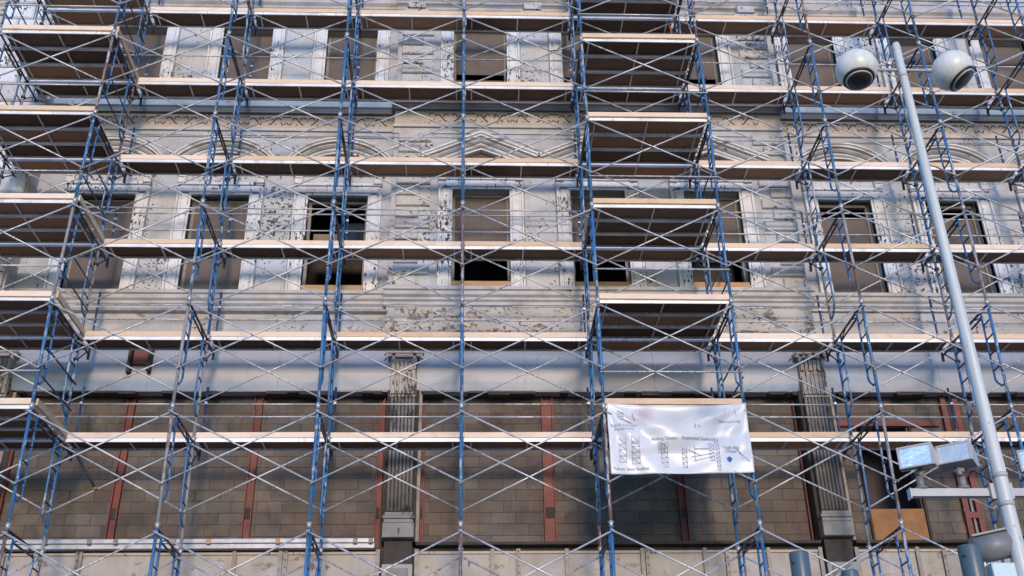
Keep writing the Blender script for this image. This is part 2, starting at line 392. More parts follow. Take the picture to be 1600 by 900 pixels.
# third and fourth floor windows
TRIM = .285
def window(a, b, z0, z1, y, kind, floor):
    w_ = bpart('window', MB(), M['sash'])
    # the window part itself: the sash frame set back in the opening
    fy = y+.20; t = .055
    mb = MB(); mb.box(a, a+t, fy, fy+.08, z0, z1); mb.box(b-t, b, fy, fy+.08, z0, z1); mb.box(a+t, b-t, fy, fy+.08, z1-t, z1); mb.box(a+t, b-t, fy, fy+.08, z0, z0+t*.6)
    zm = (z0+z1)/2
    mb.box(a+t, b-t, fy+.01, fy+.07, zm-.03, zm+.03)
    w_.data = mb.mesh('window', M['sash'])
    lo, hi = (a+t, zm-.03), None
    def bd(z_a, z_b, m=M['board'], off=.03, name='board'):
        mid = (a+b)/2+random.uniform(-.05, .05)
        build(name, MB().box(a+t, mid-.002, fy+off, fy+off+.02, z_a, z_b), m, w_); build(name, MB().box(mid+.002, b-t, fy+off+.003, fy+off+.023, z_a, z_b), m, w_)
    u0, u1, l0, l1 = zm+.03, z1-t, z0+t*.6, zm-.03
    if kind == 'board' and floor == 3: bd(l0, u1, off=-.022)
    elif kind == 'board': bd(z0+.46, u1, off=-.022); bd(l0, z0+.42, off=.09)
    elif kind == 'open': pass
    elif kind == 'openmid':
        bd(u0-.0, u0+.62, M['board2'], .5)
        build('pane', MB().box(b-.62, b-t-.02, fy+.03, fy+.04, u0, u0+.60), M['glass'], w_)
        build('curtain', MB().box(b-.30, b-.22, fy+.3, fy+.32, u0, u0+.55), M['board2'], w_)
    elif kind == 'upper': bd(u0, u1)
    elif kind == 'gap': bd(u0, u1-.27); bd(l0, l1); build('shade_box', MB().box(a+t, b-t, fy-.05, fy, u1-.02, u1+.05), M['sash'], w_)
    elif kind == 'slit': bd(z0+.50, u1, off=-.022); bd(l0, z0+.41, off=.06); build('shelf', MB().box(a+t, b-t, fy-.02, fy+.3, z0+.02, z0+.12), M['board2'], w_)
    elif kind == 'reddark': bd(u0, u1); build('panel', MB().box(a+t, b-t, fy+.7, fy+.72, l0, l1), M['irondark'], w_)
    if kind in ('open', 'openmid', 'upper', 'reddark') and floor == 3:
        build('sill_board', MB().box(a+.004, b-.004, y+.03, fy+.12, z0+.06, z0+.20), M['sillwood'], w_)
    # moulded architrave: outer band, inner band, raised fillet on both jambs
    zt = z1+ (.26 if floor == 3 else .10)
    for s in (-1, 1):
        e = a if s < 0 else b; mb = MB()
        def bx(d0, d1, p): 
            x0, x1 = sorted((e+s*d0, e+s*d1)); mb.bbox(x0, x1, y-p, y+.10, z0, z1)
        bx(0, .05, .05); bx(.05, .20, .075); bx(.20, .245, .055); bx(.245, .29, .10)
        build('architrave', mb, M['trim'], w_)
    if floor == 3:
        mb = MB()
        mb.bbox(a-.29, b+.29, y-.10, y+.02, zt-.045, zt+.02); mb.bbox(a-.245, b+.245, y-.055, y+.02, zt-.09, zt-.045)
        mb.bbox(a-.20, b+.20, y-.075, y+.02, z1+.05, zt-.09); mb.bbox(a-.05, b+.05, y-.05, y+.02, z1, z1+.05)
        for s in (-1, 1):
            x0, x1 = (a-.29, a-.20) if s < 0 else (b+.20, b+.29)
            mb.bbox(x0, x1, y-.085, y+.02, z1, zt-.09)
        build('lintel', mb, M['trim'], w_)
        build('frieze_board', MB().bbox(a-.27, b+.27, y-.045, y+.02, zt+.02, zt+.30), M['panel'], w_)
    else:
        build('lintel', MB().bbox(a-.29, b+.29, y-.06, y+.02, z1, z1+.12), M['mould'], w_)
K3 = ['board', 'board', 'board', 'openmid', 'upper', 'upper', 'reddark', 'gap', 'gap', 'board', 'board']
for (a, b), k in zip(W3, K3):
    if a > XL: window(a, b, Z3[0], Z3[1]+(.06 if PX0 < a < PX1 else 0)-.06, face_y(a), k, 3)
K4 = ['board', 'board', 'board', 'board', 'slit', 'board', 'board', 'board', 'board', 'board', 'board']
for (a, b), k in zip(W4, K4): window(a, b, Z4[0], Z4[1], face_y(a), k, 4)

# pediments: segmental on the wings, triangular on the pavilion, each a swept moulding over a dark tympanum
def seg_path(cx, hw, z0, rise, y, n=18):
    R = (hw*hw+rise*rise)/(2*rise); zc = z0+rise-R; a0 = math.asin(hw/R); out = []
    for i in range(n+1):
        t = -a0+2*a0*i/n; out.append((cx+R*math.sin(t), zc+R*math.cos(t), y))
    return out
def pediment(a, b, y, kind):
    cx = (a+b)/2
    base = 14.86
    p = bpart('pediment', MB().bbox(a-.40, b+.40, y-.24, y+.01, base-.13, base-.03), M['pedi'])
    build('bed_moulding', MB().bbox(a-.34, b+.34, y-.16, y+.01, base-.22, base-.13), M['pedi'], p)
    for s in (-1, 1):
        xe = a-.21 if s < 0 else b+.21
        build('console', MB().bbox(xe-.08, xe+.08, y-.14, y+.01, base-.46, base-.22).bbox(xe-.06, xe+.06, y-.17, y+.01, base-.34, base-.22), M['pedi'], p)
    layers = (((0, .0), (.24, .0), (.24, .035), (.28, .05), (.28, .085), (0, .085)), ((0, -.075), (.13, -.075), (.17, -.04), (.17, -.003), (0, -.003)), ((0, -.14), (.06, -.14), (.09, -.12), (.09, -.078), (0, -.078)))
    if kind == 'arch': path = seg_path(cx, 1.05, base+.03, .53, y)
    else: path = [(cx-1.24, base+.03, y), (cx, base+.60, y), (cx+1.24, base+.03, y)]
    for i, pf in enumerate(layers): build('raking_moulding', MB().sweep(pf, path), M['mould'] if i == 1 else M['pedi'], p)
    if kind == 'arch': inner = seg_path(cx, .86, base-.02, .365, y)
    else: inner = [(cx-.92, base-.02, y), (cx, base+.345, y), (cx+.92, base-.02, y)]
    build('inner_moulding', MB().sweep(((0, -.05), (.15, -.05), (.15, -.01), (.10, .012), (0, .012)), inner), M['pedi'], p)
    build('tympanum', MB().poly([(q[0], q[1]-.002) for q in inner]+[(inner[-1][0], base-.03), (inner[0][0], base-.03)], y-.03, y-.004), M['tymp'], p)
for (a, b) in W3:
    if a < XL+.5: continue
    kind = 'tri' if PX0 < a < PX1 else 'arch'
    pediment(a, b, face_y(a), kind)

# sill course under the third floor windows (three fillets), stepping forward on the pavilion
def course(z, prof, m, mw=None, name='cornice', ends=.0, x0=None, x1=None):
    for (a, b) in ((XL, PX0-ends), (PX0-ends, PX1+ends), (PX1+ends, XR)):
        y = face_y((a+b)/2)
        mm = m if (a < PX0-.5 or a > 0) and not (a == PX0-ends) else (mw or m)
        bpart(name, MB().prism([(y+.01, z)]+[(y-o, z+u) for o, u in prof]+[(y+.01, z+prof[-1][1])], a, b), mm)
course(11.47, [(.06, 0), (.06, .07), (.10, .10), (.10, .15), (.15, .19), (.15, .27), (.19, .29), (.19, .36)], M['mould'], name='sill_course', ends=.06)
# cornice between third and fourth floor
course(16.263, [(.10, 0), (.10, .034)], M['cornice_dark'], M['cornice_dark'], name='soffit_moulding', ends=.03)  # dark strip that paints in the shadow line below the cornice
course(16.30, [(.06, 0), (.13, .05), (.19, .07), (.19, .215)], M['cornice_blue'], M['cornice_dark'], ends=.06)
course(16.516, [(.13, 0), (.13, .035)], M['cornice_dark'], M['cornice_dark'], name='cornice_groove', ends=.05)
course(16.552, [(.20, .0), (.20, .035), (.0, .06)], M['cap_white'], M['cornice_blue'], name='flashing', ends=.06)
# small fillets of the entablature
course(15.82, [(.05, 0), (.05, .035), (.03, .06), (.03, .09)], M['mould'], name='fillet', ends=.02)
course(15.66, [(.03, 0), (.03, .05)], M['mould'], name='fillet', ends=.02)
course(19.02, [(.05, 0), (.05, .08), (.08, .12), (.08, .18), (.14, .24), (.14, .30), (.20, .36), (.20, .48), (.0, .56)], M['mould'], name='entablature', ends=.05)
course(19.9, [(.04, 0), (.04, .35), (.10, .42), (.10, .55), (.0, .6)], M['mould'], name='entablature', ends=.05)
# hanging keystone-like dentil brackets up on the pavilion entablature
for x in (-1.2, 1.45, 3.95, 6.4): bpart('bracket_stone', MB().bbox(x-.28, x+.28, PY-.20, PY+.01, 18.86, 19.05).bbox(x-.2, x+.2, PY-.24, PY+.01, 19.06, 19.30), M['panel'])

# tan scroll frieze under the cornice
def frieze_strip(a, b, y):
    f = bpart('scroll_frieze', MB().box(a, b, y-.018, y+.01, 15.912, 16.262), M['tan_frieze'])
    return f
def scroll_mesh():
    mb = MB(); r = .017; z0 = .155
    def arc(cx, cz, rad, a0, a1, n=9): return [(cx+rad*math.cos(a0+(a1-a0)*i/n), 0, cz+rad*math.sin(a0+(a1-a0)*i/n)) for i in range(n+1)]
    # an S wave that turns into two volutes, a leaf stroke and a dot
    mb.path([(-.15, 0, .055), (-.10, 0, .075), (-.06, 0, .125), (-.02, 0, .185), (.03, 0, .225), (.08, 0, .215), (.10, 0, .175)], .020, 5)
    mb.path(arc(-.135, .19, .048, math.radians(-30), math.radians(170)), r, 5)
    mb.path(arc(.165, .11, .046, math.radians(170), math.radians(360)), r, 5)
    mb.path([(.12, 0, .245), (.17, 0, .262), (.22, 0, .25)], r, 5)
    mb.box(-.02, .01, -.012, .01, .045, .07); mb.box(.12, .14, -.012, .01, .03, .05)
    return mb.mesh('scroll_ornament', M['groove'])
SM = [scroll_mesh()]
for (a, b, y) in ((XL, PX0, WY), (PX0, PX1, PY), (PX1, XR, WY)):
    f = frieze_strip(a, b, y)
    lo, hi = (a+.1, b-.1) if y == WY else (a+.75, b-.5)
    n = int((hi-lo)/.44)
    for i in range(n):
        x = lo+(i+.5)*(hi-lo)/n
        if x < -10.5 or x > 15: continue
        s = obj('scroll_ornament', SM[0], f, loc=(x, y-.014, 15.935)); s.scale = (1 if i % 2 else -1, .6, 1.05)

# flat panels between window architraves and quoined strips on the pavilion
def quoins(x0, x1, z0, z1, y, flip=False):
    q = bpart('quoin_strip', MB().box(x0, x1, y-.012, y+.01, z0, z1), M['panel'])
    z = z0+.03; i = 0
    while z+.24 < z1:
        wdt = (x1-x0)*(.98 if i % 2 else .66)
        a, b = (x0, x0+wdt) if not flip else (x1-wdt, x1)
        build('stone', MB().bbox(a+.003, b, y-.07, y-.01, z, z+.225, .018), M['quoin'], q)
        z += .272; i += 1
for z0, z1 in ((11.86, 15.68), (17.0, 19.0)):
    quoins(-1.50, -.78, z0, z1, PY); quoins(6.14, 6.80, z0, z1, PY, True)
# recessed-look panels with raised borders between fourth floor windows
for (a, b), (c, d) in zip(W4[:-1], W4[1:]):
    if b < -10 or (b < PX0 < c) or (b < PX1 < c): continue
    y = face_y(b)
    x0, x1 = b+.31, c-.31
    if x1-x0 < .3: continue
    bpart('wall_panel', MB().bbox(x0, x1, y-.03, y+.01, Z4[0], Z4[1]), M['panel'])
for (a, b), (c, d) in zip(W3[:-1], W3[1:]):
    if b < -10 or (b < PX0 < c) or (b < PX1 < c): continue
    y = face_y(b); x0, x1 = b+.31, c-.31
    if x1-x0 < .3: continue
    bpart('wall_panel', MB().bbox(x0, x1, y-.03, y+.01, Z3[0], Z3[1]+.2), M['panel'])
    # narrow raised stones stand between the tall windows
# corner pier of large white blocks at the left end
pier = bpart('corner_pier', MB().box(-10.4, -8.95, 2.14, WY+.01, 10.62, 20.6), M['stone'])
z = 10.66; i = 0
while z < 20.2:
    h = .46
    xs = (-10.38, -9.68, -8.98) if i % 2 else (-10.38, -9.98, -9.26, -8.98)
    for a, b in zip(xs[:-1], xs[1:]):
        build('stone', MB().bbox(a+.012, b-.012, 2.03, 2.15, z+.012, z+h-.012, .035), M['trim'] if random.random() < .6 else M['panel'], pier)
    z += h; i += 1

# lower frieze with rust stains, smooth band, ragged edge, iron columns
for (a, b) in ((XL, PX0), (PX0, PX1), (PX1, XR)):
    y = face_y((a+b)/2)
    bpart('lower_frieze', MB().box(a, b, y, WY+.3, 10.62, 11.45), M['lowfrieze'] if a < PX0 or a > 3 else M['lowfrieze2'])
bpart('picture_moulding', MB().prism([(2.56, 11.38), (2.44, 11.40), (2.42, 11.44), (2.45, 11.468), (2.56, 11.468)], XL, PX0), M['railmetal'])
# band: gently convex metal lintel cladding, split into sheets
edges = [XL, -11.6, -8.98, -6.05, -3.6, -1.3, 1.1, 3.6, 6.68, 9.2, 11.7, 14.2, XR]
band = bpart('lintel_band', MB().box(XL, XR, 2.53, 2.8, 9.74, 10.60), M['band'])
for a, b in zip(edges[:-1], edges[1:]):
    prof = [(2.60, 9.72), (2.53, 9.725)]+[(2.47+.06*(abs(q)**2.2), 10.16+.445*q) for q in (-.9, -.75, -.6, -.45, -.3, -.15, 0, .15, .3, .45, .6, .75, .9)]+[(2.53, 10.612), (2.60, 10.614)]
    build('sheet', MB().prism(prof, a+.002, b-.002), M['band'], band)
# torn lower edge of the sheets
mb = MB(); x = XL
while x < 15:
    l = random.uniform(.08, .5)
    if random.random() < .55: mb.box(x, x+l, 2.52, 2.70, 9.72-random.uniform(.015, .07), 9.735)
    x += l
tag(bpart('torn_edge', mb, M['irondark']), kind='stuff')
# lifted red bracket over the band
hb = bpart('red_bracket', MB().bbox(-6.34, -6.06, 2.36, 2.45, 10.22, 10.55), M['redsteel'])
build('strap', MB().bbox(-6.42, -6.36, 2.30, 2.46, 10.02, 10.60).bbox(-6.05, -5.99, 2.30, 2.46, 10.06, 10.60).bbox(-6.42, -5.99, 2.29, 2.36, 10.52, 10.62), M['irondark'], hb)

# concrete block infill: every block a piece of its own, joints recessed
CH, CW = .216, .455
def blockwall(x0, x1, opening=None):
    wv = MB(); y = BY+.005
    if opening:
        a, b, c, d = opening
        wv.box(x0, a, y, y+.2, 6.6, 9.9); wv.box(b, x1, y, y+.2, 6.6, 9.9); wv.box(a, b, y, y+.2, 6.6, c); wv.box(a, b, y, y+.2, d, 9.9)
    else: wv.box(x0, x1, y, y+.2, 6.6, 9.9)
    wall = bpart('block_wall', wv, M['mortar'])
    shared = {}; nb = 0
    k = 0; z = 6.82
    while z < 9.75:
        x = x0-(CW/2 if k % 2 else 0)
        while x < x1:
            a, b = max(x, x0), min(x+CW, x1)
            segs = [(a, b)]
            if opening and z+CH > opening[2]+.01 and z < opening[3]-.01:
                segs = []
                if a < opening[0]: segs.append((a, min(b, opening[0])))
                if b > opening[1]: segs.append((max(a, opening[1]), b))
            for (p, q) in segs:
                L = round(q-p, 3)
                if L < .05: continue
                v = random.randrange(2)
                if (L, v) not in shared:
                    dpt = (0.0, .005)[v]
                    shared[(L, v)] = MB().bbox(.005, L-.0035, -.004-dpt, .03, .0035, CH-.004, .004).mesh('block', M['block'])
                obj('block', shared[(L, v)], wall, loc=(p, BY, z)); nb += 1
            x += CW
        z += CH; k += 1
    return wall
blockwall(-8.6, -1.50)
blockwall(-.92, 6.40)
blockwall(6.95, 13.2, (7.52, 8.50, 6.82, 9.12))
blockwall(-13.2, -9.1)
# doorway in the blocks: dark room behind, orange plywood sheet at its foot
bpart('plywood_sheet', MB().box(7.50, 8.52, BY-.03, BY-.01, 6.84, 7.50), M['orangeply'])
bpart('door_frame', MB().box(7.46, 7.50, BY-.06, BY+.1, 6.84, 9.12).box(8.53, 8.58, BY-.06, BY+.1, 6.84, 9.12), M['irondark'])
bpart('lintel_beam', MB().box(7.05, 9.15, BY-.07, BY-.005, 9.13, 9.24), M['redsteel'])

# red primer steel columns (channels with flanges)
def steel(x, wdt=.15, double=False, z0=6.80, z1=9.76):
    y = BY-.10
    if double:
        c = bpart('steel_column', MB().box(x-.17, x-.07, y, BY-.004, z0, z1).box(x+.07, x+.17, y, BY-.004, z0, z1), M['redsteel'])
        build('slot', MB().box(x-.07, x+.07, BY-.03, BY-.006, z0, z1), M['irondark'], c)
        for zz in (7.3, 8.1, 8.9): build('batten', MB().box(x-.16, x+.16, y-.008, y-.001, zz, zz+.12), M['redsteel'], c)
        build('inner_plate', MB().box(x-.02, x+.02, y+.02, BY-.031, z0, z0+1.0), M['stud'], c)
    else:
        c = bpart('steel_column', MB().box(x-wdt/2, x+wdt/2, BY-.035, BY-.006, z0, z1), M['redsteel'])
        build('flange', MB().box(x-wdt/2, x-wdt/2+.02, y, BY-.036, z0, z1).box(x+wdt/2-.02, x+wdt/2, y, BY-.036, z0, z1), M['redsteel'], c)
        build('joint_plate', MB().box(x-wdt/2+.022, x+wdt/2-.022, BY-.055, BY-.036, 7.35, 7.55), M['irondark'], c)
for x in (-10.9, -8.45, -6.37, -3.97, 4.0, ): steel(x)
steel(1.53, .22); steel(9.42, double=True); steel(11.8)
for x in (-1.62, -.84, 6.37, 7.06): steel(x, .11)

# cast iron pilasters with fluted shafts, flaking capitals with volutes, moulded bases
def pilaster(x, m=M['iron']):
    y = 2.36; hw = .235
    p = bpart('pilaster', MB().box(x-.30, x+.30, y+.12, BY+.02, 6.83, 9.735).box(x-hw, x+hw, y+.04, y+.12, 7.32, 10.1), M['irondark'])
    n = 7; wf = 2*hw/n
    for i in range(n):
        cx = x-hw+(i+.5)*wf
        build('flute', MB().tube((cx, y+.042, 7.36), (cx, y+.042, 10.1), wf*.40, 6), M['iron2'], p)
    build('base', MB().bbox(x-.28, x+.28, y-.06, y+.14, 6.86, 7.12).bbox(x-.265, x+.265, y-.03, y+.14, 7.13, 7.20).bbox(x-.285, x+.285, y-.05, y+.14, 7.205, 7.26).bbox(x-.25, x+.25, y-.01, y+.14, 7.265, 7.33), M['iron2'], p)
    cp = build('capital', MB().bbox(x-.245, x+.245, y+.0, y+.12, 9.55, 10.42), m, p)
    mb = MB()
    for i in range(6):
        cx = x-.20+i*.08
        mb.poly([(cx-.03, 9.60), (cx+.03, 9.60), (cx+.036, 9.95+.1*(i % 2)), (cx, 10.05+.1*(i % 2)), (cx-.036, 9.95+.1*(i % 2))], y-.045, y+.002)
        mb.poly([(cx-.03, 10.08), (cx+.03, 10.08), (cx+.03, 10.26), (cx, 10.33), (cx-.03, 10.26)], y-.06, y+.002)
    tag(build('leaf_carving', mb, m, p), kind='stuff')
    build('abacus', MB().bbox(x-.30, x+.30, y-.09, y+.1, 10.42, 10.50).bbox(x-.17, x+.17, y-.07, y+.1, 10.34, 10.418), m, p)
    for s in (-1, 1):
        mb = MB(); cx = x+s*.285; cz = 10.385
        pts = [(cx+(.085-.010*k)*math.cos(s*(k*.75))*s*1.0, y-.05, cz+(.085-.010*k)*math.sin(k*.75)) for k in range(8)]
        mb.path(pts, .020, 6); mb.tube((cx, y-.07, cz), (cx, y+.04, cz), .028, 8)
        build('volute', mb, m, p)
    # narrow return strips beside the shaft and the dark box and grey pedestal panel beneath
    build('return_strip', MB().box(x+.30, x+.36, y+.16, BY, 6.84, 9.73), M['sash'], p)
    build('pedestal', MB().bbox(x-.27, x+.27, y+.06, y+.40, 3.0, 6.42), M['drum'], p)
    build('pedestal_panel', MB().bbox(x-.19, x+.19, y+.03, y+.055, 3.2, 6.34).bbox(x-.15, x+.15, y+.01, y+.029, 3.3, 6.26), M['iron2'], p)
    build('pedestal_box', MB().box(x-.25, x+.25, y+.10, y+.40, 6.42, 6.85), M['irondark'], p)
for x in (-8.80, -1.21, 6.67, 14.6): pilaster(x)

# former sign band at the foot: sheet panels, studs with punched holes, rail with clips, yellowed foam line
signb = bpart('sign_band', MB().box(XL, XR, 2.62, 2.75, 2.9, 6.76), M['irondark'])
px = [-10.9, -9.2, -8.05, -6.72, -5.4, -4.06, -3.26, -1.56, -.88, .46, 1.78, 3.13, 4.25, 5.4, 6.34, 7.0, 8.11, 9.4, 10.6, 12.0, 13.4]
for a, b in zip(px[:-1], px[1:]):
    if abs((a+b)/2-(-1.21)) < .2 or abs((a+b)/2-6.67) < .2: continue
    build('sheet_panel', MB().box(a+.01, b-.01, 2.56, 2.58, 3.0, 6.62), M['sheet'], signb)
    build('foam_line', MB().bbox(a+.02, b-.02, 2.53, 2.60, 6.62, 6.67), M['tan_frieze'], signb)
stud = MB(); stud.box(-.035, .035, -.06, -.045, 3.0, 6.70); stud.box(-.035, -.03, -.045, 0, 3.0, 6.70)
stud = stud.mesh('stud', M['stud'])
hol = MB()
for i in range(14): hol.box(-.010, .010, -.064, -.061, 6.64-i*.13, 6.67-i*.13)
hol = hol.mesh('punched_holes', M['irondark'])
for x in px:
    s = obj('stud', stud, signb, loc=(x, 2.56, 0))
for x in (-6.86, -3.26, .83, 3.13, 4.56, 8.50, 9.3): 
    s = obj('stud', stud, signb, loc=(x+.09, 2.56, 0)); tag(obj('punched_holes', hol, s), kind='stuff')
rail = bpart('metal_rail', MB().bbox(XL, -1.62, 2.34, 2.50, 6.78, 6.86).box(XL, -1.62, 2.38, 2.56, 6.70, 6.775), M['railmetal'])
for x in (-9.7, -8.6, -7.3, -6.55, -6.1, -5.1, -4.5, -3.3, -2.7, -1.95, -1.68):
    build('clip', MB().bbox(x-.035, x+.035, 2.31, 2.34, 6.76, 6.85), M['sillwood'] if random.random() < .3 else M['stud'], rail)
bpart('ledge', MB().box(-.9, 6.36, 2.44, 2.86, 6.76, 6.81).box(7.0, XR, 2.44, 2.86, 6.76, 6.81), M['irondark'])
bpart('ground_floor_wall', MB().box(XL, XR, 2.80, 3.1, 0, 6.7), M['mortar'])

# ------------------------------------------------------------------ the scaffold
BASE, LIFT, FW = 6.41, 1.98, 1.52
def lev(k): return BASE+k*LIFT
# measured plan position of every post column, one value per level -1..6
NX = {0: [-7.026,-7.004,-7.03,-7.07,-7.043,-7.015,-6.982,-6.99], 1: [-4.76,-4.747,-4.78,-4.761,-4.774,-4.782,-4.74,-4.747],
      2: [-2.431,-2.432,-2.432,-2.449,-2.433,-2.437,-2.422,-2.429], 3: [-.09,-.094,-.094,-.096,-.101,-.104,-.106,-.108],
      4: [2.248,2.257,2.25,2.261,2.256,2.265,2.245,2.256], 5: [4.603,4.605,4.591,4.601,4.583,4.621,4.582,4.577],
      6: [6.875,6.862,6.894,6.908,6.875,6.88,6.882,6.883], 7: [9.127,9.128,9.114,9.158,9.167,9.147,9.12,9.137]}
NX[-1] = [v-2.2 for v in NX[0]]; NX[8] = [v+2.30 for v in NX[7]]; NX[9] = [v+4.6 for v in NX[7]]
def nx(i, k):
    return NX[i][min(max(k+1, 0), 7)]
COLS = list(range(-1, 10))
colname = {-1: 'column at the left edge', 0: "column on the left tower's right side", 1: 'first column right of the left tower',
           2: 'second column right of the left tower', 3: 'central column seen straight on', 4: "column at the banner's left edge",
           5: "column at the banner's right edge", 6: 'first column right of the banner', 7: 'second column right of the banner',
           8: 'third column right of the banner', 9: 'outermost column at the right edge'}
bayname = {-1: 'left tower bay', 0: 'bay just right of the left tower', 1: 'second bay right of the left tower', 2: 'bay left of the central column',
           3: 'bay right of the central column', 4: "banner's bay", 5: 'bay just right of the banner', 6: 'second bay right of the banner',
           7: 'third bay right of the banner', 8: 'bay at the right edge'}
deckname = {1: 'lowest deck row', 2: 'deck row above the pale lintel band', 3: 'deck row crossing the tall windows', 4: 'deck row below the pediments',
            5: 'deck row above the cornice', 6: 'topmost deck row'}
liftname = {-1: 'near the bottom edge', 0: 'under the lowest deck row', 1: 'on the lowest deck row', 2: 'on the pale band decks', 3: 'on the tall window decks',
            4: 'on the pediment decks', 5: 'on the cornice decks', 6: 'on the topmost decks'}

PR = .027
def make_frame(paint, inner_paint):
    root = obj('scaffold_frame', None)
    H = LIFT
    post = MB().tube((0, 0, .012), (0, 0, H-.004), PR, 10)
    pm = post.mesh('post', paint)
    obj('post', pm, root); obj('post', pm, root, loc=(0, FW, 0))
    leg = lambda s, y: MB().path([(0, y, H-.07), (0, y, H-.5), (0, y, .62), (0, y-s*.03, .56), (0, y-s*.16, .44), (0, y-s*.27, .42)], .019, 7)
    build('inner_leg', leg(1, .30), inner_paint, root); build('inner_leg', leg(-1, FW-.30), inner_paint, root)
    build('header', MB().tube((0, PR, H-.055), (0, FW-PR, H-.055), .021, 8), M['paint_shade'], root)
    build('lower_header', MB().tube((0, .30, H-.17), (0, FW-.30, H-.17), .017, 8).tube((0, .30, H-.16), (0, .62, H-.06), .012, 6).tube((0, FW-.30, H-.16), (0, FW-.62, H-.06), .012, 6), M['paint_shade'], root)
    r = MB(); 
    for z in (.78, 1.08, 1.38, 1.66): r.tube((0, PR, z), (0, .30, z), .014, 6); r.tube((0, FW-.30, z), (0, FW-PR, z), .014, 6)
    tag(build('rungs', r, M['paint_shade'], root), kind='stuff')
    c = MB()
    for y in (0, FW):
        c.tube((0, y, -.045), (0, y, .05), .033, 10); c.tube((-.05, y, .03), (.05, y, .03), .009, 6)
        for z in (H-.12, H-1.32): c.tube((0, y-.075, z), (0, y+.02, z), .008, 6); c.tube((0, y-.072, z), (0, y-.06, z), .02, 8)
    tag(build('coupling_pins', c, M['pin'], root), kind='stuff')
    return root
protos = {k: make_frame(*v) for k, v in {'blue': (M['paint_blue'], M['paint_blue']), 'rust': (M['paint_rust'], M['paint_blue']), 'grey': (M['paint_grey'], M['paint_blue']), 'deep': (M['paint_deep'], M['paint_deep'])}.items()}
style = {(0, 4): 'rust', (0, 2): 'grey', (0, -1): 'rust', (1, 1): 'grey', (1, 0): 'grey', (3, 2): 'rust', (3, -1): 'rust', (4, 0): 'rust', (5, 5): 'rust', (6, 5): 'rust', (6, 0): 'grey',
         (7, 2): 'grey', (-1, 3): 'grey', (8, 1): 'grey', (6, 2): 'grey'}
words = {'blue': 'blue scaffold frame', 'rust': 'rust-worn scaffold frame', 'grey': 'scaffold frame worn grey', 'deep': 'dark blue scaffold frame'}
first = set()
for i in COLS:
    for k in range(-1, 7):
        st = style.get((i, k), 'blue')
        a = Vector((nx(i, k), 0, lev(k))); b = Vector((nx(i, k+1), 0, lev(k+1)))
        if st in first: r = copy_tree(protos[st])
        else: r = protos[st]; first.add(st)
        r.location = a; r.rotation_euler = (0, math.atan2(b.x-a.x, LIFT), 0)
        tag(r, f'{words[st]}, {colname[i]}, {liftname[k]}', 'scaffold frame', 'scaffold frames standing in columns')
for k, p in protos.items():
    if k not in first:
        for c in list(p.children): bpy.data.objects.remove(c)
        bpy.data.objects.remove(p)

# cross braces, front row (street side) and back row
bay_tubes = {}
def brace(i, k, back):
    y0 = (FW if back else 0)
    z1, z0 = lev(k+1)-.12, lev(k+1)-1.32
    xa, xb = nx(i, k+1), nx(i+1, k+1)
    r = obj('cross_brace', None, loc=(xa, y0-.05, z0))
    w_ = round(xb-xa, 2); sag = random.choice((0, .012, -.012))
    key = (w_,)
    if key not in bay_tubes:
        a = MB(); a.tube((-.03, 0, -.012), (w_+.03, 0, z1-z0+.012), .0150, 8); b = MB(); b.tube((-.03, -.036, z1-z0+.012), (w_+.03, -.036, -.012), .0150, 8)
        bay_tubes[key] = (a.mesh('brace_tube', M['galv']), b.mesh('brace_tube', M['galv']))
    for m in bay_tubes[key]: obj('brace_tube', m, r)
    row_ = 'rear' if back else 'front'
    tag(r, f'{row_} grey X brace, {bayname[i]}, {liftname[k]}', 'cross brace', 'galvanised cross braces between the frames')
for i in range(-1, 9):
    for k in range(-1, 7):
        brace(i, k, False); brace(i, k, True)

# deck planks: aluminium rails, plywood sheet, crossbars and hooks
plank_cache = {}
def make_plank(w_, fi):
    root = obj('deck_plank', None); d = .455
    L0, L1 = .035, w_-.035
    for y in (0, d-.022):
        mb = MB().box(L0, L1, y, y+.022, -.036, .030); build('side_rail', mb, M['alu'], root)
    build('plywood_panel', MB().box(L0+.01, L1-.01, .023, d-.023, .008, .024), M['ply'], root)
    cb = MB().box(-.011, .011, .0225, d-.0225, -.022, .007).mesh('crossbar', M['alu'])
    for t in (.07, .5, .93): obj('crossbar', cb, root, loc=(w_*t, 0, 0))
    h = MB()
    for x in (L0, L1):
        for y in (.06, d-.06): s = 1 if x == L0 else -1; h.box(min(x, x-s*.03), max(x, x-s*.03), y-.02, y+.02, -.035, .02)
    tag(build('hooks', h, M['alu'], root), kind='stuff')
    return root
def plank(i, k, y, fi, label):
    xa, xb = nx(i, k), nx(i+1, k); w_ = round(xb-xa, 2)
    if w_ in plank_cache: r = copy_tree(plank_cache[w_])
    else: r = plank_cache[w_] = make_plank(w_, fi)
    r.location = (xa, y, lev(k)); tag(r, label, 'scaffold plank', 'aluminium edged plywood deck planks')
toes = {}
def toe_board(i, k, y, label, over=0.0):
    xa, xb = nx(i, k), nx(i+1, k); w_ = round(xb-xa, 2)
    if w_ not in toes: toes[w_] = MB().bbox(.02, w_-.004, 0, .036, 0, .105, .004).mesh('toe_board', M['toe'])
    o = obj('toe_board', toes[w_], loc=(xa, y, lev(k)+.032+random.uniform(0, .004)), rot=(0, random.uniform(-.0045, .0045), 0))
    tag(o, label, 'toe board', 'pine toe boards along the decks')
short = {1: 'lowest decks', 2: 'pale band decks', 3: 'tall window decks', 4: 'pediment decks', 5: 'cornice decks', 6: 'topmost decks'}
nth = ['front plank', 'second plank', 'third plank']
